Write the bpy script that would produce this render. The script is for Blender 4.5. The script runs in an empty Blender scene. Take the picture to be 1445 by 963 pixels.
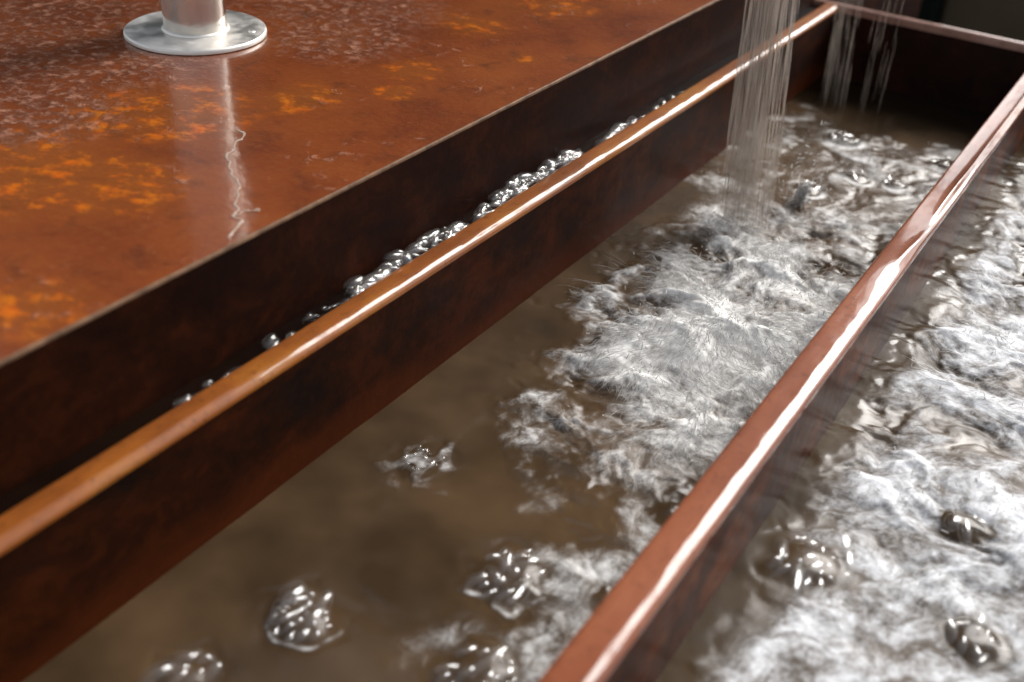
import bpy, math, random
import numpy as np
from mathutils import Matrix, Vector

# ------------------------------------------------------------------ camera, sky, sun, exposure
scene = bpy.context.scene
col = scene.collection
CAM = Vector((0.4624, 0.0, 0.3332))
cam_d = bpy.data.cameras.new('camera'); cam = bpy.data.objects.new('camera', cam_d); col.objects.link(cam)
cam_d.sensor_width = 36.0; cam_d.sensor_fit = 'HORIZONTAL'
cam_d.lens = 36.0 * 1525.3 / 1445.0
cam_d.clip_start = 0.02; cam_d.clip_end = 200
pitch, yaw, roll = math.radians(33.18), math.radians(30.91), math.radians(3.94)
fw = Vector((-math.sin(yaw)*math.cos(pitch), math.cos(yaw)*math.cos(pitch), -math.sin(pitch)))
rt = Vector((math.cos(yaw), math.sin(yaw), 0)); up = rt.cross(fw)
r2 = math.cos(roll)*rt + math.sin(roll)*up; u2 = -math.sin(roll)*rt + math.cos(roll)*up
cam.matrix_world = Matrix(((r2.x, u2.x, -fw.x, CAM.x), (r2.y, u2.y, -fw.y, CAM.y), (r2.z, u2.z, -fw.z, CAM.z), (0, 0, 0, 1)))
cam_d.dof.use_dof = True; cam_d.dof.focus_distance = 0.86; cam_d.dof.aperture_fstop = 4.5
scene.camera = cam

SUN = Vector((0.15, 0.78, 0.61)).normalized()
w = bpy.data.worlds.new('World'); scene.world = w; w.use_nodes = True
wn = w.node_tree.nodes; wl = w.node_tree.links; bg = wn['Background']
sky = wn.new('ShaderNodeTexSky'); sky.sky_type = 'NISHITA'; sky.sun_disc = False
sky.sun_elevation = math.asin(SUN.z); sky.sun_rotation = math.atan2(SUN.x, SUN.y)
sky.dust_density = 3.0; sky.air_density = 1.0
hs = wn.new('ShaderNodeHueSaturation'); hs.inputs['Saturation'].default_value = 0.3
wl.new(sky.outputs[0], hs.inputs['Color']); wl.new(hs.outputs[0], bg.inputs['Color'])
bg.inputs['Strength'].default_value = 0.075
sun_d = bpy.data.lights.new('sun', 'SUN'); sun = bpy.data.objects.new('sun', sun_d); col.objects.link(sun)
sun_d.energy = 1.5; sun_d.angle = math.radians(34); sun_d.color = (1.0, 0.97, 0.93)
sun.rotation_euler = SUN.to_track_quat('Z', 'Y').to_euler(); sun.location = (0.5, 2, 2)
vs = scene.view_settings
vs.view_transform = 'Standard'; vs.look = 'None'; vs.gamma = 1.0; vs.exposure = 1.40; vs.use_curve_mapping = False
scene.cycles.use_denoising = True
scene.cycles.max_bounces = 8; scene.cycles.transparent_max_bounces = 24
scene.cycles.sample_clamp_indirect = 8.0

random.seed(7); rng = np.random.default_rng(7)

# ------------------------------------------------------------------ helpers
def tag(o, label=None, cat=None, group=None, kind=None):
    if label: o['label'] = label
    if cat: o['category'] = cat
    if group: o['group'] = group
    if kind: o['kind'] = kind
    return o

def link(name, me, mat=None, parent=None):
    o = bpy.data.objects.new(name, me); col.objects.link(o)
    if mat is not None and me is not None and not me.materials: me.materials.append(mat)
    if parent: o.parent = parent
    return o

def empty(name, loc):
    o = bpy.data.objects.new(name, None); col.objects.link(o); o.location = loc; o.empty_display_size = 0.02
    return o

def mesh_np(name, V, F, smooth=True):
    """V (n,3), F (m,k) with k = 3 or 4"""
    V = np.asarray(V, np.float32); F = np.asarray(F, np.int32)
    me = bpy.data.meshes.new(name); k = F.shape[1]
    me.vertices.add(len(V)); me.vertices.foreach_set('co', V.ravel())
    me.loops.add(F.size); me.loops.foreach_set('vertex_index', F.ravel())
    me.polygons.add(len(F)); me.polygons.foreach_set('loop_start', np.arange(0, F.size, k, dtype=np.int32))
    me.polygons.foreach_set('use_smooth', np.full(len(F), smooth))
    me.update(calc_edges=True); me.validate()
    return me

def grid_faces(nu, nv, wrap_u=False, flip=False):
    i, j = np.meshgrid(np.arange(nu if wrap_u else nu-1), np.arange(nv-1), indexing='ij')
    i2 = (i+1) % nu
    a, b, c, d = i*nv+j, i2*nv+j, i2*nv+j+1, i*nv+j+1
    F = np.stack([a, b, c, d], -1).reshape(-1, 4)
    return F[:, ::-1] if flip else F

def box_mesh(name, x0, x1, y0, y1, z0, z1, bev=0.0):
    import bmesh
    bm = bmesh.new(); bmesh.ops.create_cube(bm, size=1)
    for v in bm.verts:
        v.co = ((x0+x1)/2 + v.co.x*(x1-x0), (y0+y1)/2 + v.co.y*(y1-y0), (z0+z1)/2 + v.co.z*(z1-z0))
    if bev: bmesh.ops.bevel(bm, geom=list(bm.edges), offset=bev, segments=2, affect='EDGES', profile=0.5)
    me = bpy.data.meshes.new(name); bm.to_mesh(me); bm.free(); return me

# gradient noise in numpy
_perm = rng.permutation(256); _perm = np.concatenate([_perm, _perm, _perm])
_ga = rng.uniform(0, 2*np.pi, 256); _gx, _gy = np.cos(_ga), np.sin(_ga)
def pn(x, y, s=0):
    x = np.asarray(x, float) + s*17.31; y = np.asarray(y, float) + s*9.77
    xi = np.floor(x).astype(int); yi = np.floor(y).astype(int); xf = x-xi; yf = y-yi
    u = xf*xf*xf*(xf*(xf*6-15)+10); v = yf*yf*yf*(yf*(yf*6-15)+10)
    def g(ix, iy, dx, dy):
        h = _perm[_perm[ix & 255] + (iy & 255)]
        return _gx[h]*dx + _gy[h]*dy
    a = g(xi, yi, xf, yf); b = g(xi+1, yi, xf-1, yf); c = g(xi, yi+1, xf, yf-1); d = g(xi+1, yi+1, xf-1, yf-1)
    return ((a*(1-u)+b*u)*(1-v) + (c*(1-u)+d*u)*v)*1.5
def fbm(x, y, octv=4, s=0, gain=0.5):
    t = 0; a = 1.0; n = 0
    for k in range(octv):
        t = t + a*pn(x*2**k, y*2**k, s+k*3); n += a; a *= gain
    return t/n
def ridge(x, y, octv=3, s=0, gain=0.55):
    t = 0; a = 1.0; n = 0
    for k in range(octv):
        t = t + a*(1-np.abs(pn(x*2**k, y*2**k, s+k*5))*2); n += a; a *= gain
    return t/n
def sstep(a, b, x):
    t = np.clip((x-a)/(b-a), 0, 1); return t*t*(3-2*t)

# ------------------------------------------------------------------ materials
class N:
    def __init__(s, name):
        s.m = bpy.data.materials.new(name); s.m.use_nodes = True
        s.t = s.m.node_tree; s.n = s.t.nodes; s.l = s.t.links
        s.b = s.n['Principled BSDF']; s.out = s.n['Material Output']
        s.tc = s.n.new('ShaderNodeTexCoord')
    def new(s, typ, **kw):
        x = s.n.new(typ)
        for k, v in kw.items(): setattr(x, k, v)
        return x
    def setv(s, sock, v):
        if hasattr(v, 'is_linked') or isinstance(v, bpy.types.NodeSocket): s.l.new(v, sock)
        else: sock.default_value = v
    def mapped(s, scale=(1, 1, 1), rot=(0, 0, 0)):
        mp = s.new('ShaderNodeMapping'); s.l.new(s.tc.outputs['Object'], mp.inputs[0])
        mp.inputs['Scale'].default_value = scale; mp.inputs['Rotation'].default_value = rot
        return mp.outputs[0]
    def noise(s, scale, detail=4, rough=0.55, vec=None, dist=0.0):
        x = s.new('ShaderNodeTexNoise'); x.inputs['Scale'].default_value = scale
        x.inputs['Detail'].default_value = detail; x.inputs['Roughness'].default_value = rough; x.inputs['Distortion'].default_value = dist
        s.l.new(vec if vec is not None else s.tc.outputs['Object'], x.inputs['Vector'])
        return x.outputs['Fac']
    def voro(s, scale, vec=None, feature='F1'):
        x = s.new('ShaderNodeTexVoronoi'); x.feature = feature; x.inputs['Scale'].default_value = scale
        s.l.new(vec if vec is not None else s.tc.outputs['Object'], x.inputs['Vector'])
        return x.outputs['Distance']
    def ramp(s, fac, stops):
        x = s.new('ShaderNodeValToRGB'); e = x.color_ramp.elements
        while len(e) < len(stops): e.new(0.5)
        for i, (p, c) in enumerate(stops):
            e[i].position = p; e[i].color = (*c, 1) if len(c) == 3 else c
        s.l.new(fac, x.inputs[0]); return x.outputs[0]
    def math(s, op, a, b=None, clamp=False):
        x = s.new('ShaderNodeMath', operation=op, use_clamp=clamp); s.setv(x.inputs[0], a)
        if b is not None: s.setv(x.inputs[1], b)
        return x.outputs[0]
    def mr(s, v, a, b, c=0.0, d=1.0):
        x = s.new('ShaderNodeMapRange', interpolation_type='SMOOTHSTEP'); s.setv(x.inputs[0], v)
        for k, q in zip((1, 2, 3, 4), (a, b, c, d)): x.inputs[k].default_value = q
        return x.outputs[0]
    def mix(s, f, a, b):
        x = s.new('ShaderNodeMix', data_type='RGBA'); s.setv(x.inputs[0], f)
        for k, q in ((6, a), (7, b)):
            if isinstance(q, tuple): x.inputs[k].default_value = (*q, 1)
            else: s.l.new(q, x.inputs[k])
        return x.outputs[2]
    def bump(s, h, strength, dist, normal=None):
        x = s.new('ShaderNodeBump'); x.inputs['Strength'].default_value = strength; x.inputs['Distance'].default_value = dist
        s.l.new(h, x.inputs['Height'])
        if normal is not None: s.l.new(normal, x.inputs['Normal'])
        return x.outputs[0]
    def set(s, **kw):
        for k, v in kw.items():
            k = k.replace('_', ' ').title().replace('Ior', 'IOR')
            s.setv(s.b.inputs[k], v if not (isinstance(v, tuple) and len(v) == 3) else (*v, 1))

def blobs(m, pts):
    """1 near any of the points (x, y, radius), 0 away from all of them"""
    acc = None
    for (x, y, r) in pts:
        d = m.new('ShaderNodeVectorMath', operation='DISTANCE'); m.l.new(m.tc.outputs['Object'], d.inputs[0]); d.inputs[1].default_value = (x, y, 0)
        v = m.mr(d.outputs['Value'], 0.0, r, 1.0, 0.0)
        acc = v if acc is None else m.math('MAXIMUM', acc, v)
    return acc

def mat_plate():
    m = N('wet_rusty_plate')
    big = m.noise(9, 5, 0.6); fine = m.noise(160, 6, 0.7); mid = m.noise(38, 5, 0.6, dist=0.6)
    c = m.ramp(big, [(0.3, (0.125, 0.0245, 0.0060)), (0.5, (0.190, 0.0420, 0.0090)), (0.7, (0.225, 0.0560, 0.0105))])
    c = m.mix(m.mr(mid, 0.52, 0.72, 0, 0.65), c, (0.085, 0.022, 0.008))
    c = m.mix(m.mr(fine, 0.45, 0.8, 0, 0.45), c, (0.25, 0.088, 0.022))
    # fresh orange rust in patches
    ob = blobs(m, [(-0.1786, 0.5170, 0.0940), (-0.1203, 0.4042, 0.0799), (-0.1692, 0.3760, 0.0940), (-0.1965, 0.4982, 0.0846), (-0.1316, 0.5960, 0.0517), (-0.1053, 0.7069, 0.0423), (-0.0846, 0.6580, 0.0282),
                   (-0.1128, 0.9588, 0.0658), (-0.1410, 0.8460, 0.0564), (-0.0940, 1.0810, 0.0752), (-0.0470, 0.7990, 0.0188), (-0.2068, 0.4136, 0.0564), (-0.2820, 0.3384, 0.1128), (-0.0282, 0.2820, 0.0470)])
    st = m.noise(44, 6, 0.66, m.mapped((1, 1.25, 1), (0, 0, -0.5)), 0.0)
    c = m.mix(m.math('MULTIPLY', ob, 0.45), c, (0.25, 0.072, 0.008))
    om = m.math('MULTIPLY', m.math('MULTIPLY', m.mr(ob, 0.12, 0.60), m.mr(st, 0.48, 0.64)), m.mr(m.noise(120, 5, 0.65), 0.34, 0.56, 0.35, 1.0))
    c = m.mix(m.math('MULTIPLY', om, 0.92), c, m.ramp(m.noise(60, 4), [(0.3, (0.58, 0.098, 0.003)), (0.7, (0.50, 0.150, 0.005))]))
    # pale pinkish glints off the wet film, painted in, densest away from the edge
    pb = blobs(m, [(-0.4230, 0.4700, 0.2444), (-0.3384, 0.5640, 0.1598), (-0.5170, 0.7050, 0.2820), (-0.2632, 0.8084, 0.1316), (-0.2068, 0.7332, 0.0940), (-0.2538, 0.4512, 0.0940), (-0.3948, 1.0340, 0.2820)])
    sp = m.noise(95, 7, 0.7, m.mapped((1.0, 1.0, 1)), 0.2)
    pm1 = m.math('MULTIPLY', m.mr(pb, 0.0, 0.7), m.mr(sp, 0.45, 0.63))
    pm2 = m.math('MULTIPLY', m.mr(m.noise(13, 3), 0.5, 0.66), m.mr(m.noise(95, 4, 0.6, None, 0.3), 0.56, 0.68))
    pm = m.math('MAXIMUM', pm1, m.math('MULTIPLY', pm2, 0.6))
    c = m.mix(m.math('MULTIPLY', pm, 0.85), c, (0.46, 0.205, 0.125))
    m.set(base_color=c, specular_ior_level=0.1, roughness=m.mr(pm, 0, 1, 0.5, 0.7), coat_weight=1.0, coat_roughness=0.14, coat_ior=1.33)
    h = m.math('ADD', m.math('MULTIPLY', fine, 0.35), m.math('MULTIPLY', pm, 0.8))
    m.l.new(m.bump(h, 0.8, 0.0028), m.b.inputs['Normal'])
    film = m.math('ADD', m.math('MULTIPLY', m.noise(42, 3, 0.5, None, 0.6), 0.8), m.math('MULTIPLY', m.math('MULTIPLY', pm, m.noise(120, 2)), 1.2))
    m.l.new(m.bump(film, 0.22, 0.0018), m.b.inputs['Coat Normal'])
    return m.m

def mat_wall(name, lo, mid, hi, streak=0.0, coat=0.3, bandz=None, crough=0.25):
    m = N(name)
    a = m.noise(26, 6, 0.65, m.mapped((1, 0.55, 1)), 0.4); b = m.noise(120, 4, 0.7)
    f = m.math('ADD', m.math('MULTIPLY', a, 0.75), m.math('MULTIPLY', b, 0.25))
    c = m.ramp(f, [(0.36, lo), (0.50, mid), (0.66, hi)])
    if bandz:   # tide stain above the waterline
        sep = m.new('ShaderNodeSeparateXYZ'); m.l.new(m.tc.outputs['Object'], sep.inputs[0])
        zz = m.math('ADD', sep.outputs[2], m.math('MULTIPLY', m.noise(14, 4), 0.035))
        c = m.mix(m.mr(zz, bandz[0], bandz[1], 0.75, 0.0), c, bandz[2])
    run = m.noise(70, 3, 0.6, m.mapped((1, 1, 0.08)))
    m.set(base_color=c, roughness=0.7, specular_ior_level=0.05, coat_weight=coat, coat_roughness=crough, coat_ior=1.33)
    m.l.new(m.bump(m.math('ADD', b, a), 0.3, 0.001), m.b.inputs['Normal'])
    if streak: m.l.new(m.bump(m.math('ADD', run, m.noise(30, 2)), streak, 0.0025), m.b.inputs['Coat Normal'])
    return m.m

def mat_rim(name, c0, c1, c2):
    m = N(name)
    a = m.noise(16, 4, 0.6, m.mapped((1, 0.4, 1))); b = m.noise(150, 4, 0.7, m.mapped((1, 0.3, 1)))
    c = m.ramp(a, [(0.33, c0), (0.5, c1), (0.68, c2)])
    c = m.mix(m.mr(b, 0.48, 0.75, 0, 0.55), c, c0)
    wet = m.noise(55, 5, 0.7, m.mapped((1, 0.35, 1)))
    c = m.mix(m.mr(m.noise(230, 4, 0.7), 0.55, 0.72, 0, 0.6), c, tuple(x*0.35 for x in c0))
    m.set(base_color=c, roughness=0.55, specular_ior_level=0.1, coat_weight=m.mr(wet, 0.33, 0.52, 0.45, 1.0), coat_roughness=m.mr(wet, 0.33, 0.55, 0.16, 0.04), coat_ior=1.52)
    m.l.new(m.bump(b, 0.25, 0.0008), m.b.inputs['Normal'])
    m.l.new(m.bump(m.noise(40, 3, 0.5, m.mapped((1, 0.25, 1))), 0.14, 0.002), m.b.inputs['Coat Normal'])
    return m.m

def mat_water(name, brown, foamc, fscale=1.0):
    """murky water; entrained air whitens it in threads that follow the flow stored on the mesh"""
    m = N(name)
    fo = m.new('ShaderNodeAttribute', attribute_name='foam').outputs['Fac']
    fl = m.new('ShaderNodeAttribute', attribute_name='flow').outputs['Vector']
    n = m.noise(1.5*fscale, 9, 0.72, fl, 0.25); n2 = m.noise(22, 5, 0.6)
    gate = m.math('MINIMUM', m.math('MULTIPLY', fo, 3.0), 1.0)
    v = m.math('ADD', fo, m.math('MULTIPLY', m.math('MULTIPLY', m.math('SUBTRACT', n, 0.5), 1.8), gate))
    v = m.math('ADD', v, m.math('MULTIPLY', m.math('MULTIPLY', m.math('SUBTRACT', n2, 0.5), 0.7), gate))
    v = m.math('ADD', v, m.math('MULTIPLY', m.math('MULTIPLY', m.math('SUBTRACT', m.noise(190, 4, 0.65), 0.5), 0.75), gate))
    f = m.mr(v, 0.07, 1.05)
    murk = m.ramp(m.noise(11, 3), [(0.33, tuple(x*0.62 for x in brown)), (0.67, tuple(x*1.45 for x in brown))])
    murk = m.mix(m.new('ShaderNodeAttribute', attribute_name='end_shade_inv').outputs['Fac'], tuple(x*0.16 for x in brown), murk)   # far water darkened to paint in the end wall's shade and reflection
    c = m.mix(f, murk, foamc)
    m.set(base_color=c, roughness=m.mr(fo, 0, 0.45, 0.15, 0.60), ior=1.33)
    m.l.new(m.bump(m.math('MULTIPLY', n, gate), 0.35, 0.004), m.b.inputs['Normal'])
    return m.m

def mat_bubble():
    m = N('bubble_film')
    tr = m.new('ShaderNodeBsdfTransparent'); tr.inputs[0].default_value = (0.99, 0.985, 0.98, 1)
    gl = m.new('ShaderNodeBsdfGlossy'); gl.inputs['Roughness'].default_value = 0.09
    fr = m.new('ShaderNodeFresnel'); fr.inputs['IOR'].default_value = 1.45
    f = m.math('MINIMUM', m.math('MULTIPLY', fr.outputs[0], 2.4), 0.105)
    mx = m.new('ShaderNodeMixShader'); m.l.new(f, mx.inputs[0]); m.l.new(tr.outputs[0], mx.inputs[1]); m.l.new(gl.outputs[0], mx.inputs[2])
    df = m.new('ShaderNodeBsdfDiffuse'); df.inputs[0].default_value = (.85, .80, .74, 1)
    m2 = m.new('ShaderNodeMixShader'); m2.inputs[0].default_value = 0.025; m.l.new(mx.outputs[0], m2.inputs[1]); m.l.new(df.outputs[0], m2.inputs[2])
    m.l.new(m2.outputs[0], m.out.inputs['Surface'])
    return m.m

def mat_spray(name, dens, rough=0.15, colr=(0.80, 0.79, 0.77)):
    """aerated water thrown in threads and drops: part clear, part white"""
    m = N(name)
    tr = m.new('ShaderNodeBsdfTransparent')
    df = m.new('ShaderNodeBsdfDiffuse'); df.inputs[0].default_value = (*colr, 1)
    tl = m.new('ShaderNodeBsdfTranslucent'); tl.inputs[0].default_value = (*colr, 1)
    gl = m.new('ShaderNodeBsdfGlossy'); gl.inputs['Roughness'].default_value = rough
    a = m.new('ShaderNodeMixShader'); a.inputs[0].default_value = 0.5; m.l.new(df.outputs[0], a.inputs[1]); m.l.new(tl.outputs[0], a.inputs[2])
    b = m.new('ShaderNodeMixShader'); b.inputs[0].default_value = dens; m.l.new(tr.outputs[0], b.inputs[1]); m.l.new(a.outputs[0], b.inputs[2])
    fr = m.new('ShaderNodeFresnel'); fr.inputs['IOR'].default_value = 1.33
    c = m.new('ShaderNodeMixShader'); m.l.new(fr.outputs[0], c.inputs[0]); m.l.new(b.outputs[0], c.inputs[1]); m.l.new(gl.outputs[0], c.inputs[2])
    m.l.new(c.outputs[0], m.out.inputs['Surface'])
    return m.m

def mat_steel(name, c, rough, aniso=True):
    m = N(name)
    n = m.noise(40, 4, 0.6, m.mapped((1, 1, 0.05) if aniso else (1, 1, 1)))
    m.set(base_color=m.ramp(n, [(0.3, tuple(x*0.90 for x in c)), (0.7, c)]), metallic=1.0, roughness=m.mr(n, 0.3, 0.7, rough*0.7, rough*1.3))
    m.l.new(m.bump(m.noise(60, 3), 0.12, 0.002), m.b.inputs['Normal'])
    return m.m

def mat_plain(name, c, rough=0.8, sc=8, var=0.4):
    m = N(name)
    m.set(base_color=m.ramp(m.noise(sc, 5, 0.6), [(0.3, tuple(x*(1-var) for x in c)), (0.7, tuple(x*(1+var) for x in c))]), roughness=rough, specular_ior_level=0.1)
    return m.m

M = dict(
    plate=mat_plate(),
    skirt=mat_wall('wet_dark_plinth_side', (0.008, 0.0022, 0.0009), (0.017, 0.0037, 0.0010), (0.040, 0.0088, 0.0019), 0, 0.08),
    edge=mat_plain('worn_plate_edge', (0.17, 0.095, 0.055), 0.45, 60, 0.5),
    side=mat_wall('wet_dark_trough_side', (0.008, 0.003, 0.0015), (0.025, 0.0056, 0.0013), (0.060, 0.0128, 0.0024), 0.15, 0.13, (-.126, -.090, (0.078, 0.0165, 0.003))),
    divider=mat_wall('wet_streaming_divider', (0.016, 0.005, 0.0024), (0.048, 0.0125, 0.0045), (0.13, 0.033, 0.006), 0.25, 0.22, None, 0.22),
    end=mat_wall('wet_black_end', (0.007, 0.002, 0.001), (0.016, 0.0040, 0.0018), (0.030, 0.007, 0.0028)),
    rim1=mat_rim('orange_wet_rim', (0.15, 0.040, 0.008), (0.27, 0.080, 0.012), (0.34, 0.125, 0.014)),
    rim2=mat_rim('salmon_wet_rim', (0.13, 0.034, 0.013), (0.22, 0.062, 0.025), (0.28, 0.088, 0.038)),
    rim3=mat_rim('pale_wet_rim', (0.20, 0.095, 0.065), (0.30, 0.15, 0.11), (0.36, 0.20, 0.15)),
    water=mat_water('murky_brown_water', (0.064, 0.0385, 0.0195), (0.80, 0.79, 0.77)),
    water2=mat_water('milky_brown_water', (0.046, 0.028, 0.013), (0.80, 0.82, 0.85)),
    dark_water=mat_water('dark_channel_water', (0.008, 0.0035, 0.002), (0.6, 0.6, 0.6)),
    bubble=mat_bubble(),
    spray=mat_spray('white_spray', 0.6), fall=mat_spray('falling_water', 0.14, 0.1, (0.93, 0.79, 0.68)),
    thread=mat_spray('clear_water_thread', 0.35, 0.06),
    pipe=mat_steel('stainless_pipe', (0.66, 0.61, 0.55), 0.16), flange=mat_steel('stainless_flange', (0.84, 0.81, 0.76), 0.5, False),
    ground=mat_plain('dark_paving', (0.035, 0.032, 0.028), 0.8, 3), green=mat_plain('dark_green_panel', (0.012, 0.018, 0.013), 0.85, 2, 0.3),
    brown=mat_plain('dark_brown_wall', (0.13, 0.098, 0.062), 0.85, 2, 0.3),
)

# ------------------------------------------------------------------ ground and background
gv = np.array([(-60, -60, -.95), (60, -60, -.95), (60, 60, -.95), (-60, 60, -.95)])
tag(link('ground', mesh_np('ground', gv, [[0, 1, 2, 3]], False), M['ground']), kind='structure')
o = link('background_screen', box_mesh('background_screen', -6.0, -.04, 2.6, 2.72, -.949, 3.2, .01), M['green'])
tag(o, 'tall dark green screen out of focus behind the trough end', 'screen')
o = link('background_wall', box_mesh('background_wall', -.03, 4.0, 2.62, 2.8, -.949, -.02, .01), M['brown'])
tag(o, 'low dark brown wall blurred beyond the trough, in the upper right corner', 'wall')

# ------------------------------------------------------------------ plinth (top plate, side plate, edge)
Y0, Y1 = -.45, 2.1
PX, PZ = .0278, .020               # plate edge line
plinth = empty('steel_plinth', (PX, 0, PZ))
tag(plinth, 'wet rusty steel plinth with orange patches, carrying the stainless post', 'plinth')
def child(name, me, mat, par):
    ob = link(name, me, mat, par); ob.matrix_parent_inverse = Matrix() if par.type != 'EMPTY' or par.name.startswith('steel_plinth') else Matrix.Translation(-par.location); return ob
nx, ny = 60, 120
xs = np.linspace(-1.1, -.0012, nx); ys = np.linspace(Y0, Y1, ny); X, Yg = np.meshgrid(xs, ys, indexing='ij')
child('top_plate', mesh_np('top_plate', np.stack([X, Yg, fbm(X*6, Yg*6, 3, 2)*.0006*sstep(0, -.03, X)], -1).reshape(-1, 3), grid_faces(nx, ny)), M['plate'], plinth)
# worn edge strip: a small rounded bevel that wanders a little
ey = np.linspace(Y0, Y1, 900); jit = .00035*fbm(ey*60, ey*0, 3, 5) + .0003*pn(ey*230, ey*0, 8)
prof = [(-.0012, 0.0), (-.0006, -.0001), (-.0001, -.0005), (.0002, -.0013), (.0002, -.0024)]
V = np.array([[(px + jit[k]*(1 if i in (1, 2, 3) else 0), ey[k], pz - 0.00001) for k in range(len(ey))] for i, (px, pz) in enumerate(prof)]).reshape(-1, 3)
child('worn_edge', mesh_np('worn_edge', V, grid_faces(len(prof), len(ey))), M['edge'], plinth)
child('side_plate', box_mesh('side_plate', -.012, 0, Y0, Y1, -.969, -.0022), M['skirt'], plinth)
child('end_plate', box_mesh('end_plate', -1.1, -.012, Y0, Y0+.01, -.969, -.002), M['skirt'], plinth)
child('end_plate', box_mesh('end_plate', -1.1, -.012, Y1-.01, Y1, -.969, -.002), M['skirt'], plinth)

# ------------------------------------------------------------------ stainless post with flange
def lathe(name, prof, n=64):
    a = np.linspace(0, 2*np.pi, n, endpoint=False)
    V = np.array([[(r*np.cos(t), r*np.sin(t), z) for (r, z) in prof] for t in a]).reshape(-1, 3)
    return mesh_np(name, V, grid_faces(n, len(prof), wrap_u=True))
post = empty('flanged_post', (PX-.3056, .6552, PZ+.0005))
tag(post, 'stainless steel post with a round base flange on the rusty plate', 'post')
child_p = lambda nm, me, mt: link(nm, me, mt, post)
child_p('pipe', lathe('pipe', [(0.02726, .004), (0.02726, .05), (0.02726, .2), (0.02726, .55), (0.02538, .55), (0.02538, .5)], 96), M['pipe'])
child_p('flange', lathe('flange', [(0.02707, .0042), (0.05969, .0042), (0.06082, .0036), (0.06129, .0026), (0.06129, .0)], 96), M['flange'])
wb = [(.0271 + .0021*math.cos(t), .0043 + .0022*math.sin(t)) for t in np.linspace(0, math.pi/2, 7)]
child_p('weld_bead', lathe('weld_bead', wb, 96), M['flange'])
s = link('screw', lathe('screw_head', [(.0001, .0010), (.0016, .0009), (.0030, .0005), (.0034, 0)], 20), M['flange'], post)
s.location = (.042, .026, .0042)

# ------------------------------------------------------------------ trough: walls, rims, floors
RZ = -.05                              # rim height
trough = empty('steel_trough', (.35, .5, -.949))
tag(trough, 'wet rusty steel trough with long plank-thin walls, full of churning water', 'trough')
def rim_mesh(name, xl, xr, y0, y1, zt, phi, facet, depth, amp, bulge=None, along='y'):
    n = int((y1-y0)/.0022); yy = np.linspace(y0, y1, n)
    # profile: up the far side, over the flat top, down a long draining slope on the near side, then round the edge
    rf = .003; pts = [(xl, zt-depth)]
    for t in np.linspace(math.pi, math.pi/2, 6): pts.append((xl + rf + rf*math.cos(t), zt - rf + rf*math.sin(t)))
    fl = xr - xl - rf - facet - .0045
    x_, z_ = xl + rf, zt
    for _ in range(3): x_ += fl/3; pts.append((x_, z_))
    seq = [(.0020/4, 90 - (90-phi-9)*(q+.5)/4) for q in range(4)] + [(facet/8, phi + 9 - 18*(q+.5)/8) for q in range(8)] + [(.0042/6, (phi-9)*(1-(q+.6)/6)) for q in range(6)]
    for (ds, ph) in seq:
        ph = math.radians(ph); x_ += ds*math.sin(ph); z_ -= ds*math.cos(ph); pts.append((x_, z_))
    ov = pts[-1][0] - xr
    pts = [(a if k < 7 else a - ov*(k-6)/(len(pts)-7), b) for k, (a, b) in enumerate(pts)]
    pts.append((xr, min(pts[-1][1]-.001, zt-depth)))
    V = np.zeros((len(pts), n, 3))
    for i, (a, b) in enumerate(pts):
        s = i/len(pts)
        dz = amp*(fbm(yy*9 + s*0.8, yy*0 + s*1.5, 3, 11) + .35*pn(yy*60, yy*0 + s*4, 13)); dx = dz*0
        if bulge is not None:
            dz = dz + bulge(yy, s); 
        e = 0 if i in (0, len(pts)-1) else 1
        aa = a + e*amp*.8*fbm(yy*14, yy*0 + 3 + round(s), 3, 17)*(1 if s > .6 else .4)
        V[i, :, 0] = aa; V[i, :, 1] = yy; V[i, :, 2] = b + e*dz
    if along == 'x': V = V[:, :, [1, 0, 2]]
    me = mesh_np(name, V.reshape(-1, 3), grid_faces(len(pts), n, flip=(along == 'x'))); return me
TY0, TY1 = -.12, 1.44
def bulge2(yy, s):   # overflowing water lies in a thicker tongue on the divider
    t = np.exp(-((yy-.80-.10*(s-.5))/.035)**2)*.0022*math.sin(min(1, s*1.1)*math.pi) 
    t = t + np.exp(-((yy-.97-.16*(s-.5))/.05)**2)*.0020*math.sin(s*math.pi)
    return t + sstep(.84, .95, yy)*.0008*math.sin(s*15.0 + 1.0)
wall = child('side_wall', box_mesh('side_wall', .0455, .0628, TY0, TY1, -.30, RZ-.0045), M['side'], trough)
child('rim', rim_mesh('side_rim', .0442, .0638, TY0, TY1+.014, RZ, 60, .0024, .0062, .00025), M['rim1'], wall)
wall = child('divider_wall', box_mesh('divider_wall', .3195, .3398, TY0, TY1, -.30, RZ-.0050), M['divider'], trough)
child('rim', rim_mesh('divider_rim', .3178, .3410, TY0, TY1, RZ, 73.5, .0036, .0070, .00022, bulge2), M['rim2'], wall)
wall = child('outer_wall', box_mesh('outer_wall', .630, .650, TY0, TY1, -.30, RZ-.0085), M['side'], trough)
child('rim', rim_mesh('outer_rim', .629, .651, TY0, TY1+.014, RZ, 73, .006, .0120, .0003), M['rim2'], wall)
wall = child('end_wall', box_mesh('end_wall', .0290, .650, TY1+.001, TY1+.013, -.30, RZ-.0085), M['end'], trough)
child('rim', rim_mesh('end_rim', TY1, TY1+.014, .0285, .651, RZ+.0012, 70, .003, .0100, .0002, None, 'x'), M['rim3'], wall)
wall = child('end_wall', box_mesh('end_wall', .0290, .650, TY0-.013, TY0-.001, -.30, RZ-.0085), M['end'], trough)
child('floor_plate', box_mesh('floor_plate', .0290, .650, TY0-.013, TY1+.013, -.312, -.3005), M['end'], trough)
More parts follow.
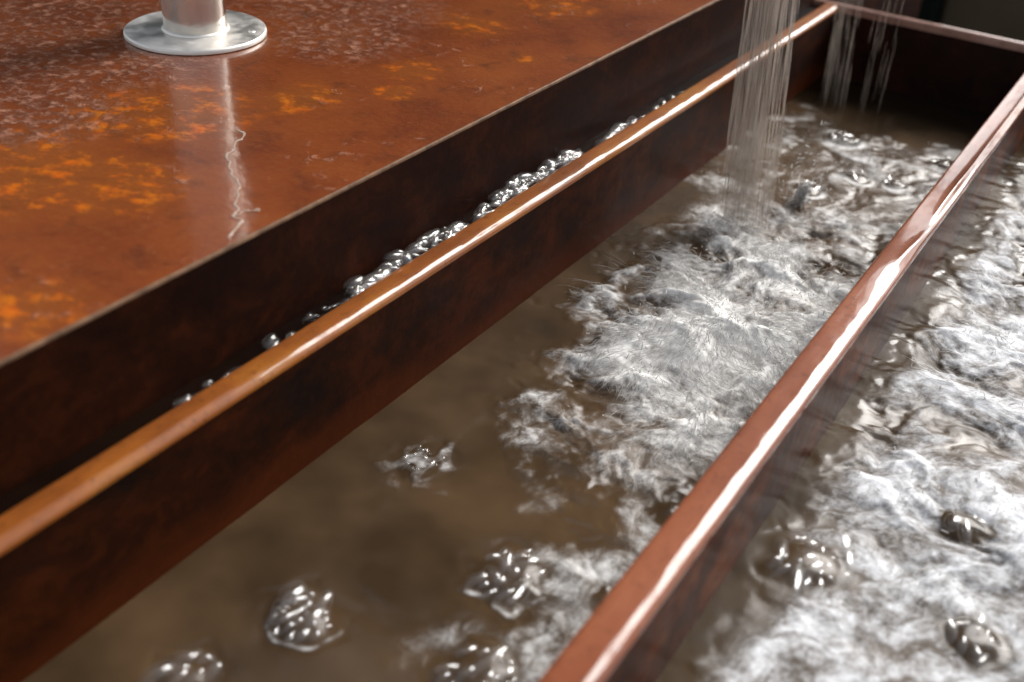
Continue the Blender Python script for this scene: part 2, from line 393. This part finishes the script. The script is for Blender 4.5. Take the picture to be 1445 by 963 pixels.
for (lx, ly) in ((.06, TY0+.03), (.61, TY0+.03), (.06, TY1-.03), (.61, TY1-.03)):
    child('leg', box_mesh('leg', lx-.02, lx+.02, ly-.02, ly+.02, -.949, -.3125, .002), M['end'], trough)

# ------------------------------------------------------------------ water
def water_mesh(name, x0, x1, y0, y1, step, fn):
    nx = int((x1-x0)/step)+1; ny = int((y1-y0)/step)+1
    X, Yg = np.meshgrid(np.linspace(x0, x1, nx), np.linspace(y0, y1, ny), indexing='ij')
    Z, foam, flow = fn(X, Yg, True)
    me = mesh_np(name, np.stack([X, Yg, Z], -1).reshape(-1, 3), grid_faces(nx, ny))
    at = me.attributes.new('foam', 'FLOAT', 'POINT'); at.data.foreach_set('value', foam.astype(np.float32).ravel())
    end_shade_inv = 1 - sstep(1.25, 1.36, Yg + .06*fbm(X*12, Yg*12, 3, 90))*(X < .33)  # falls to zero in the painted shade by the end wall
    at = me.attributes.new('end_shade_inv', 'FLOAT', 'POINT'); at.data.foreach_set('value', end_shade_inv.astype(np.float32).ravel())
    at = me.attributes.new('flow', 'FLOAT_VECTOR', 'POINT'); at.data.foreach_set('vector', flow.astype(np.float32).ravel())
    return me

CL1 = [  # bubble heaps in the first basin: x, y, radius, bubbles, height
    (.150, .309, .020, 26, .011), (.228, .405, .023, 18, .010), (.254, .335, .023, 16, .011), (.128, .242, .016, 8, .006), (.122, .460, .017, 13, .003),
    (.1752, 1.068, .013, 3, .007), (.160, 1.232, .019, 9, .004), (.246, 1.145, .012, 3, .006), (.209, 1.134, .013, 3, .005), (.276, 1.235, .014, 4, .007)]
CL2 = [(.3770, .512, .025, 22, .009), (.4767, .512, .018, 10, .008), (.447, .607, .014, 4, .006)]

SC = (.205, .78)
def turb(X, Y, cx, cy, seed, rs=8.0):
    """churned surface: threads that stream outward from (cx, cy), curling as they go"""
    wx = X + .026*fbm(X*13, Y*13, 3, seed+1) + .005*fbm(X*70, Y*70, 2, seed+2); wy = Y + .026*fbm(X*13, Y*13, 3, seed+4) + .005*fbm(X*70, Y*70, 2, seed+6)
    dx, dy = wx-cx, wy-cy; r = np.sqrt(dx*dx+dy*dy)+.015; k = np.where(r < .12, 9.0*(r/.12)**.9, 9.0*np.clip(r/.12, 1, 4)**.6)
    flow = np.stack([dx/r*k, dy/r*k, r*rs], -1)
    fib = ridge(flow[..., 0]*1.1 + r*3, flow[..., 1]*1.1, 3, seed+20, .6)
    lump = fbm(wx*20, wy*20, 3, seed+30)
    chop = ridge(wx*30, wy*30, 2, seed+34, .5)
    return fib, lump, chop, flow

def mounds(X, Y, cls):
    h = np.zeros_like(X); k = np.ones_like(X)
    for (cx, cy, rr, n, hh) in cls:
        d = np.hypot(X-cx, Y-cy)/rr
        d = d*(1+.30*pn(X*55, Y*55, 600))
        h += hh*.45*np.exp(-(d/.75)**4) - .0005*np.exp(-((d-1.2)/.25)**2)
        k = np.minimum(k, sstep(.8, 1.3, d))
    return h, k

def pool1(X, Y, full=False):
    fib, lump, chop, flow = turb(X, Y, SC[0], SC[1], 3)
    # where it churns: round the landing of the fall, ragged towards the side wall and the near end
    e = np.hypot((X-.215)/.130, (Y-.77)/.275) + .42*fbm(X*15, Y*15, 4, 50) + .12*fbm(X*60, Y*60, 2, 52)
    A = 1 - sstep(.50, 1.10, e)
    far = sstep(.95, 1.08, Y)*(1-sstep(1.22, 1.32, Y + .05*fbm(X*20, Y*20, 2, 55)))
    nearr = sstep(.165, .275, X + .04*fbm(X*14, Y*14, 3, 57))*(1-sstep(.50, .62, Y))*sstep(.20, .34, Y)
    patch = sstep(-.05, .6, fbm(X*17, Y*17, 3, 61))*sstep(.30, .45, Y)*(1-sstep(.55, .7, Y))*sstep(.06, .19, X + .05*fbm(X*11, Y*11, 2, 63))
    m, k = mounds(X, Y, CL1)
    calm = .0010*fbm(X*9, Y*9, 3, 70) + .00022*fbm(X*30, Y*30, 2, 73)
    act = np.clip(A + .22*far + .28*nearr + .25*patch, 0, 1)*(.3+.7*k)
    Z = -.143 + calm + m
    Z += act*(.0145*lump + .0016*(chop-.4) + .0010*(fib-.35))
    Z += A*.010*np.exp(-(np.hypot(X-.20, Y-.80)/.09)**2)
    core = np.exp(-(np.hypot((X-.225)/.06, (Y-.72)/.11))**2)
    ring = np.abs(np.hypot((X-.235)/.052, (Y-1.33)/.07)-1)
    Z += .0012*np.exp(-(ring/.10)**2)*sstep(1.29, 1.34, Y)
    bl = fbm(X*17, Y*17, 3, 77)
    land = np.exp(-(np.hypot(X-.150, Y-.950)/.042)**2)
    A = np.maximum(A, land*.9)
    foam = A*(.50 + .70*lump + .50*bl) + .42*core*A + .35*land
    foam += (1-A)*(far*(.13 + .55*sstep(.05, .45, bl + .3*lump)) + nearr*.58*sstep(-.15, .45, bl) + patch*.22)
    foam = np.clip(foam, 0, .95)*(.15+.85*k) 
    cx, cy, rr, n, hh = CL1[4]                                    # a loose white patch rather than a heap
    d = np.hypot((X-cx)*.9, (Y-cy)*.75)/rr*(1+.5*pn(X*70, Y*70, 615)); foam = np.clip(foam + .62*np.exp(-(d/.85)**2)*sstep(-.35, .25, pn(X*95, Y*60, 617)), 0, .95)
    for (cx, cy, rr, n, hh) in CL1[:4]:
        d = np.hypot(X-cx, Y-cy)/rr*(1+.30*pn(X*55, Y*55, 600)); foam = np.clip(foam + .65*np.exp(-((d-1.08)/.10)**2)*sstep(.3, 1.1, .6*pn(X*90, Y*90, 612) + ((X-cx)*.5-(Y-cy)*.85)/rr/d + .5*pn(X*40, Y*40, 610)), 0, .95)
    for (cx, cy, rr, n, hh) in CL1[5:]:
        d = np.hypot(X-cx-.004, Y-cy+.004)/rr; foam = np.clip(foam + .75*np.exp(-((d-1.15)/.22)**2)*sstep(-.1, .8, ((X-cx)*.5-(Y-cy)*.85)/rr/(d+.01)), 0, .95)
    return (Z, foam, flow) if full else (Z, foam)

def pool2(X, Y, full=False):
    fib, lump, chop, flow = turb(X, Y, .62, .82, 103, 7.0)
    m, k = mounds(X, Y, CL2)
    nearf = 1-sstep(.46, .64, Y + .05*fbm(X*12, Y*12, 3, 150))      # smoother, milkier water towards the near end
    bl = fbm(X*11, Y*11, 3, 152)
    edge = sstep(.346, .388, X + .014*fbm(X*30, Y*30, 2, 156))
    amp = (.55+.6*np.clip(bl+.3, 0, 1))*(1-.75*nearf)*(.3+.7*edge)*(.3+.7*k)
    Z = -.131 + m + .002*fbm(X*9, Y*9, 3, 170) + amp*(.0130*lump + .0016*(chop-.4) + .0010*(fib-.35))
    foam = edge*((1-nearf)*(.50 + .75*lump + .50*bl) + nearf*(.52 + .85*fbm(X*15, Y*15, 3, 180)))
    foam = np.clip(foam*.88 + .03*edge, 0, .84)*(.04+.96*k)
    return (Z, foam, flow) if full else (Z, foam)

def chan(X, Y, full=False):
    b = sstep(.47, .52, Y)*(1-sstep(.94, .99, Y))
    Z = -.0555 + .0006*fbm(X*30, Y*12, 3, 201) + b*.0012*fbm(X*90, Y*60, 2, 203)*sstep(.030, .036, X)
    return Z, np.zeros_like(X), np.stack([X, Y, Z], -1)
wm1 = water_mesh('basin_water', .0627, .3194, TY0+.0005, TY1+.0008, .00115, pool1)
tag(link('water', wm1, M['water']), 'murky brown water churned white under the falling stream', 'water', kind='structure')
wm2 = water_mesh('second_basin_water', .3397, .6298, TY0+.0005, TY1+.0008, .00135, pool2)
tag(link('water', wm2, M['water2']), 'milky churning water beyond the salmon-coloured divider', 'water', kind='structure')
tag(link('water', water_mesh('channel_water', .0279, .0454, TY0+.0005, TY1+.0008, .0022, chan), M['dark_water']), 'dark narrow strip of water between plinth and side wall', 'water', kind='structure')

# ------------------------------------------------------------------ bubbles
def dome(name, n=18, k=7, seed=0):
    t = np.linspace(0.02, math.pi*.62, k); a = np.linspace(0, 2*np.pi, n, endpoint=False)
    V = np.array([[(math.sin(q)*math.cos(p), math.sin(q)*math.sin(p), math.cos(q)) for q in t] for p in a]).reshape(-1, 3)
    V[:, 2] *= .85 + .1*seed; V[:, 0] *= 1 + .12*(seed-1)
    me = mesh_np(name, V, grid_faces(n, k, wrap_u=True, flip=True)); me.materials.append(M['bubble']); return me
DOMES = [dome('bubble_dome', seed=s) for s in range(3)]
def bubble(par, x, y, z, r, sx=1.0, rz=0.0):
    b = bpy.data.objects.new('bubble', DOMES[random.randrange(3)]); col.objects.link(b); b.parent = par
    b.location = (x, y, z); b.scale = (r, r*sx, r*random.uniform(.75, 1.05)); b.rotation_euler = (random.uniform(-.35, .35), random.uniform(-.35, .35), rz)
    return b
def heap(cx, cy, z0, rr, n, hh, label, group):
    root = empty('bubble_heap', (cx, cy, z0)); tag(root, label, 'bubbles', group)
    placed = []
    tries = 0
    while len(placed) < n and tries < 900:
        tries += 1
        r = rr*random.choice((.08, .10, .13, .16)) if n == 13 else rr*random.choice((.13, .18, .22, .28, .36)) if n > 8 else rr*(random.uniform(.28, .62) if n < 7 else random.uniform(.2, .4))
        a = random.uniform(0, 6.283); q = rr*.86*math.sqrt(random.random())
        x, y = q*math.cos(a), q*math.sin(a)
        if any(math.hypot(x-X, y-Y) < .62*(r+R) for X, Y, R in placed): continue
        placed.append((x, y, r))
        bubble(root, x, y, hh*.45*math.exp(-(q/rr/.75)**4) - r*.10, r, random.uniform(1.0, 2.6), random.gauss(-.1, .45))
L1 = ['tall heap of glassy bubbles standing alone in the calm brown water', 'loose heap of bubbles with one long shiny bubble, between calm and churned water',
      'bubble heap against the divider at the near end of the basin', 'small bubble heap cut by the near edge of the picture', 'flat whitish bubble patch nearest the side wall in calm brown water',
      'single round bubble with white collar below the thin splash column', 'cluster of shiny bubbles in the far corner beneath the second trickle', 'little bubble close to the far half of the divider, between two white swirls',
      'little pointed bubble in the middle of the far brown water', 'bubble tuft touching the far part of the divider rim']
for c, lb in zip(CL1, L1): heap(c[0], c[1], -.143, c[2], c[3], c[4], lb, 'bubble heaps in the first basin')
L2 = ['brown oval raft of bubbles beside the divider in the milky basin', 'pair of dark brown bubbles in the milky water, lower right corner', 'dark eddy with white-streaked bubbles in the milky basin']
for c, lb in zip(CL2, L2): heap(c[0], c[1], -.131, c[2], c[3], c[4], lb, 'bubble heaps in the second basin')
ROWS = [(.335, .375, 9, .0042, 'loose coil of bubbles at the near end of the channel behind the orange rim'),
        (.405, .428, 6, .0045, 'tiny knot of bubbles behind the orange rim, next to the bare near stretch'),
        (.440, .482, 12, .0024, 'thin thread of tiny bubbles running along the orange rim'),
        (.484, .625, 95, .0062, 'frothy mound of bubbles behind the middle of the orange rim'),
        (.640, .805, 125, .0062, 'long bright row of packed bubbles behind the orange rim'),
        (.838, .925, 40, .0052, 'short bubble row behind the far half of the orange rim'),
        (.945, 1.02, 9, .0048, 'few separate bubbles behind the orange rim just before the falling stream')]
for (a, b, n, r0, lb) in ROWS:
    root = empty('bubble_row', (.036, (a+b)/2, -.0555)); tag(root, lb, 'bubbles', 'bubble rows in the narrow channel')
    for k in range(n):
        y = random.uniform(a, b); s = math.sin(math.pi*(y-a)/(b-a))**.6
        dep = (.020 if n > 40 else .008)*s
        x = .0425 - abs(random.gauss(0, .5))*dep; x = max(.0325, x)
        r = r0*random.choice((.25, .32, .4, .5, .65, .9))
        z = (.0065 if n > 40 else .002)*s*random.random() + .0006
        bubble(root, x-.036, y-(a+b)/2, z, r, random.uniform(1.2, 2.6), random.uniform(-.5, .5))

# ------------------------------------------------------------------ threads of water (tapered curved tubes gathered into one mesh)
class Tubes:
    def __init__(s): s.V = []; s.F = []; s.n = 0
    def add(s, P, R, sides=4):
        P = np.asarray(P, float); k = len(P); T = np.gradient(P, axis=0); T /= np.linalg.norm(T, axis=1)[:, None]+1e-12
        ref = np.where(np.abs(T[:, 2:3]) > .8, np.array([[1., 0, 0]]), np.array([[0, 0, 1.]]))
        A = np.cross(T, ref); A /= np.linalg.norm(A, axis=1)[:, None]+1e-12; B = np.cross(T, A)
        t = np.linspace(0, 2*np.pi, sides, endpoint=False)
        V = P[None] + R[None, :, None]*(np.cos(t)[:, None, None]*A[None] + np.sin(t)[:, None, None]*B[None])
        s.V.append(V.reshape(-1, 3)); s.F.append(grid_faces(sides, k, wrap_u=True) + s.n); s.n += sides*k
    def build(s, name): return mesh_np(name, np.concatenate(s.V), np.concatenate(s.F))
def taper(k, r, p=.7): 
    t = np.linspace(0, 1, k); return r*(np.sin(np.pi*np.clip(t, .03, .97))**p)

def surf(fn, x, y): 
    z, f = fn(np.array([[x]]), np.array([[y]])); return float(z[0, 0]), float(f[0, 0])

def spray(name, fn, n, box, centre, mat, lab, gate, lift=1.0):
    xs = rng.uniform(box[0], box[1], n*8); ys = rng.uniform(box[2], box[3], n*8)
    Z, Fm = fn(xs[None], ys[None]); Z, Fm = Z[0], Fm[0]
    keep = np.where(rng.random(len(xs)) < np.clip((Fm-gate)*1.5, 0, 1))[0][:n]
    tb = Tubes()
    ang = fbm(xs*14, ys*14, 2, 301)*2.2
    for i in keep:
        x, y, z = xs[i], ys[i], Z[i]
        th = math.atan2(y-centre[1], x-centre[0]) + ang[i] + rng.normal(0, .12)
        L = rng.uniform(.008, .034); k = 8; t = np.linspace(0, 1, k)
        hgt = abs(rng.normal(0, .0022))*lift + .0003; cv = rng.normal(0, .5)
        px_ = x + L*(t*math.cos(th) - cv*.3*t*t*math.sin(th)); py_ = y + L*(t*math.sin(th) + cv*.3*t*t*math.cos(th))
        px_ = np.clip(px_, box[0]-.003, box[1]+.003)
        zs, _ = fn(px_[None], py_[None]) if False else (np.full((1, k), z), 0)
        pz = z + .0005 + 4*hgt*t*(1-t*.85)
        tb.add(np.stack([px_, py_, pz], -1), taper(k, rng.uniform(.00010, .00024)), 3)
    nd = n//2
    for i in keep[:nd]:
        x, y = xs[i] + rng.normal(0, .01), ys[i] + rng.normal(0, .01); x = min(max(x, box[0]), box[1]); z = Z[i] + abs(rng.normal(0, .010))*lift
        d = rng.normal(0, 1, 3)*.0012; P = np.array([(x, y, z) + d*q for q in (-1, -.4, .4, 1)])
        tb.add(P, taper(4, rng.uniform(.0002, .0006), .5), 5)
    ob = link(name, tb.build(name), mat); tag(ob, lab, 'spray', kind='stuff'); return ob
spray('splash_spray', pool1, 3200, (.074, .312, .53, 1.22), SC, M['spray'], 'fine white threads of spray flying out from the landing stream', .34, 1.0)
spray('splash_spray', pool2, 1800, (.346, .60, .50, 1.43), (.60, .86), M['spray'], 'fine white threads of spray over the second basin', .45, .6)

# falling streams: bundles of thin wavering strands that end in the water
def stream(name, foot, top, r_foot, r_top, n, lab, mat, rad=(.0004, .0013), seg=(.04, .16), grp='falling water'):
    tb = Tubes(); foot = np.array(foot); top = np.array(top)
    for _ in range(n):
        L = rng.uniform(*seg)/np.linalg.norm(top-foot); t0 = rng.uniform(-L*.5, 1); t1 = min(1, t0+L); t0 = max(0, t0)
        if t1-t0 < .03: continue
        k = 9; t = np.linspace(t0, t1, k); a = rng.uniform(0, 6.283); q = math.sqrt(rng.random())
        rr = (r_foot + (r_top-r_foot)*t)*q
        P = foot + (top-foot)*t[:, None]
        wob = .0012*pn(t*9, t*0 + rng.uniform(0, 50), 400)
        P[:, 0] += rr*math.cos(a) + wob; P[:, 1] += rr*math.sin(a)*.8 - wob
        tb.add(P, taper(k, rng.uniform(*rad), .5)*(1+.35*pn(t*30, t*0 + rng.uniform(0, 50), 402)), 5)
    ob = link(name, tb.build(name), mat); tag(ob, lab, 'water stream', grp); return ob
stream('falling_stream', (.150, .954, -.146), (.128, .945, .30), .028, .0205, 1050, 'wide veil of falling water crossing in front of the orange rim', M['fall'], (.00018, .00062), (.03, .13))
stream('falling_stream', (.114, 1.325, -.146), (.095, 1.31, .25), .018, .015, 210, 'narrow second trickle of falling water in the far corner', M['fall'], (.00018, .0005), (.02, .10))
stream('falling_stream', (.152, 1.34, -.146), (.150, 1.33, .25), .024, .022, 60, 'faint sparse drops falling in front of the black end wall', M['fall'], (.0002, .0005), (.02, .08))

# upright splash column beside the main fall
tb = Tubes()
for _ in range(34):
    a = rng.uniform(0, 6.283); h = min(.032, abs(rng.normal(.016, .012)) + .005); k = 10; t = np.linspace(0, 1, k); q = .008*math.sqrt(rng.random())
    P = np.stack([.178 + q*(1-.4*t)*math.cos(a) + .010*pn(t*4, t*0 + a*3, 411) + .010*t, 1.022 + q*(1-.4*t)*math.sin(a) + .010*pn(t*4, t*0 + a*3, 417), -.146 + h*(1.6*t - .6*t*t)], -1)
    tb.add(P, taper(k, rng.uniform(.0003, .0010), .6)*(1+.5*pn(t*7, t*0 + a*5, 419)), 5)
for _ in range(90):
    c_ = np.array([.184 + rng.normal(0, .014), 1.02 + rng.normal(0, .014), -.140 + abs(rng.normal(0, .035))]); d = rng.normal(0, 1, 3)*.0012 + (0, 0, .001)
    tb.add(np.array([c_ + d*q for q in (-1, -.4, .4, 1)]), taper(4, rng.uniform(.0004, .0010), .5), 6)
tag(link('splash_column', tb.build('splash_column'), M['spray']), 'thin ragged column of water leaping up beside the falling stream', 'splash')

# rivulet across the plate
pts = np.array([(-0.1292, 0.5218), (-0.1122, 0.5190), (-0.1015, 0.4982), (-0.0888, 0.4818), (-0.0764, 0.4695), (-0.0620, 0.4625), (-0.0532, 0.4529), (-0.0404, 0.4418),
                (-0.0320, 0.4304), (-0.0276, 0.4212), (-0.0207, 0.4202), (-0.0132, 0.4146), (-0.0056, 0.4023), (-0.0008, 0.3938)])
def smooth_path(p, n):
    p = np.asarray(p); 
    for _ in range(3):
        q = np.empty((2*len(p)-2, 2)); q[0::2] = .75*p[:-1]+.25*p[1:]; q[1::2] = .25*p[:-1]+.75*p[1:]; p = np.vstack([p[:1], q, p[-1:]])
    s = np.r_[0, np.cumsum(np.hypot(*np.diff(p, axis=0).T))]; u = np.linspace(0, s[-1], n)
    return np.stack([np.interp(u, s, p[:, 0]), np.interp(u, s, p[:, 1])], -1)
def rivulet(tb, p, wdt, n):
    p = smooth_path(p, n); k = len(p); u = np.linspace(0, 1, k)
    p = p + np.stack([.0040*pn(u*15, u*0, 501) + .0005*pn(u*60, u*0, 507), .0040*pn(u*15, u*0+7, 503)], -1)
    W = wdt*(.55 + .9*np.abs(pn(u*14, u*0, 505)))*np.clip(np.minimum(u, 1-u)*14, .15, 1)
    T = np.gradient(p, axis=0); T /= np.linalg.norm(T, axis=1)[:, None]; S = np.stack([-T[:, 1], T[:, 0]], -1)
    prof = [(-1, 0.0), (-.7, .42), (-.3, .7), (.3, .7), (.7, .42), (1, 0.0)]
    V = np.array([[(*(p[i] + S[i]*W[i]*a), .0004 + W[i]*b*.45) for i in range(k)] for a, b in prof]).reshape(-1, 3)
    tb.V.append(V); tb.F.append(grid_faces(len(prof), k) + tb.n); tb.n += len(V)
tb = Tubes(); rivulet(tb, pts, .0010, 320)
rivulet(tb, [(-0.0282, 0.4221), (-0.0244, 0.4302), (-0.0214, 0.4365), (-0.0179, 0.4362)], .0007, 40)
mr_ = N('rivulet_water')
mr_.set(base_color=(0.52, 0.36, 0.27), roughness=0.2, ior=1.33, transmission_weight=0.3)
rv = link('water_rivulet', tb.build('water_rivulet'), mr_.m); rv.location = (PX, 0, PZ)
tag(rv, 'wavering rivulet of clear water running from the post to the plate edge', 'rivulet')
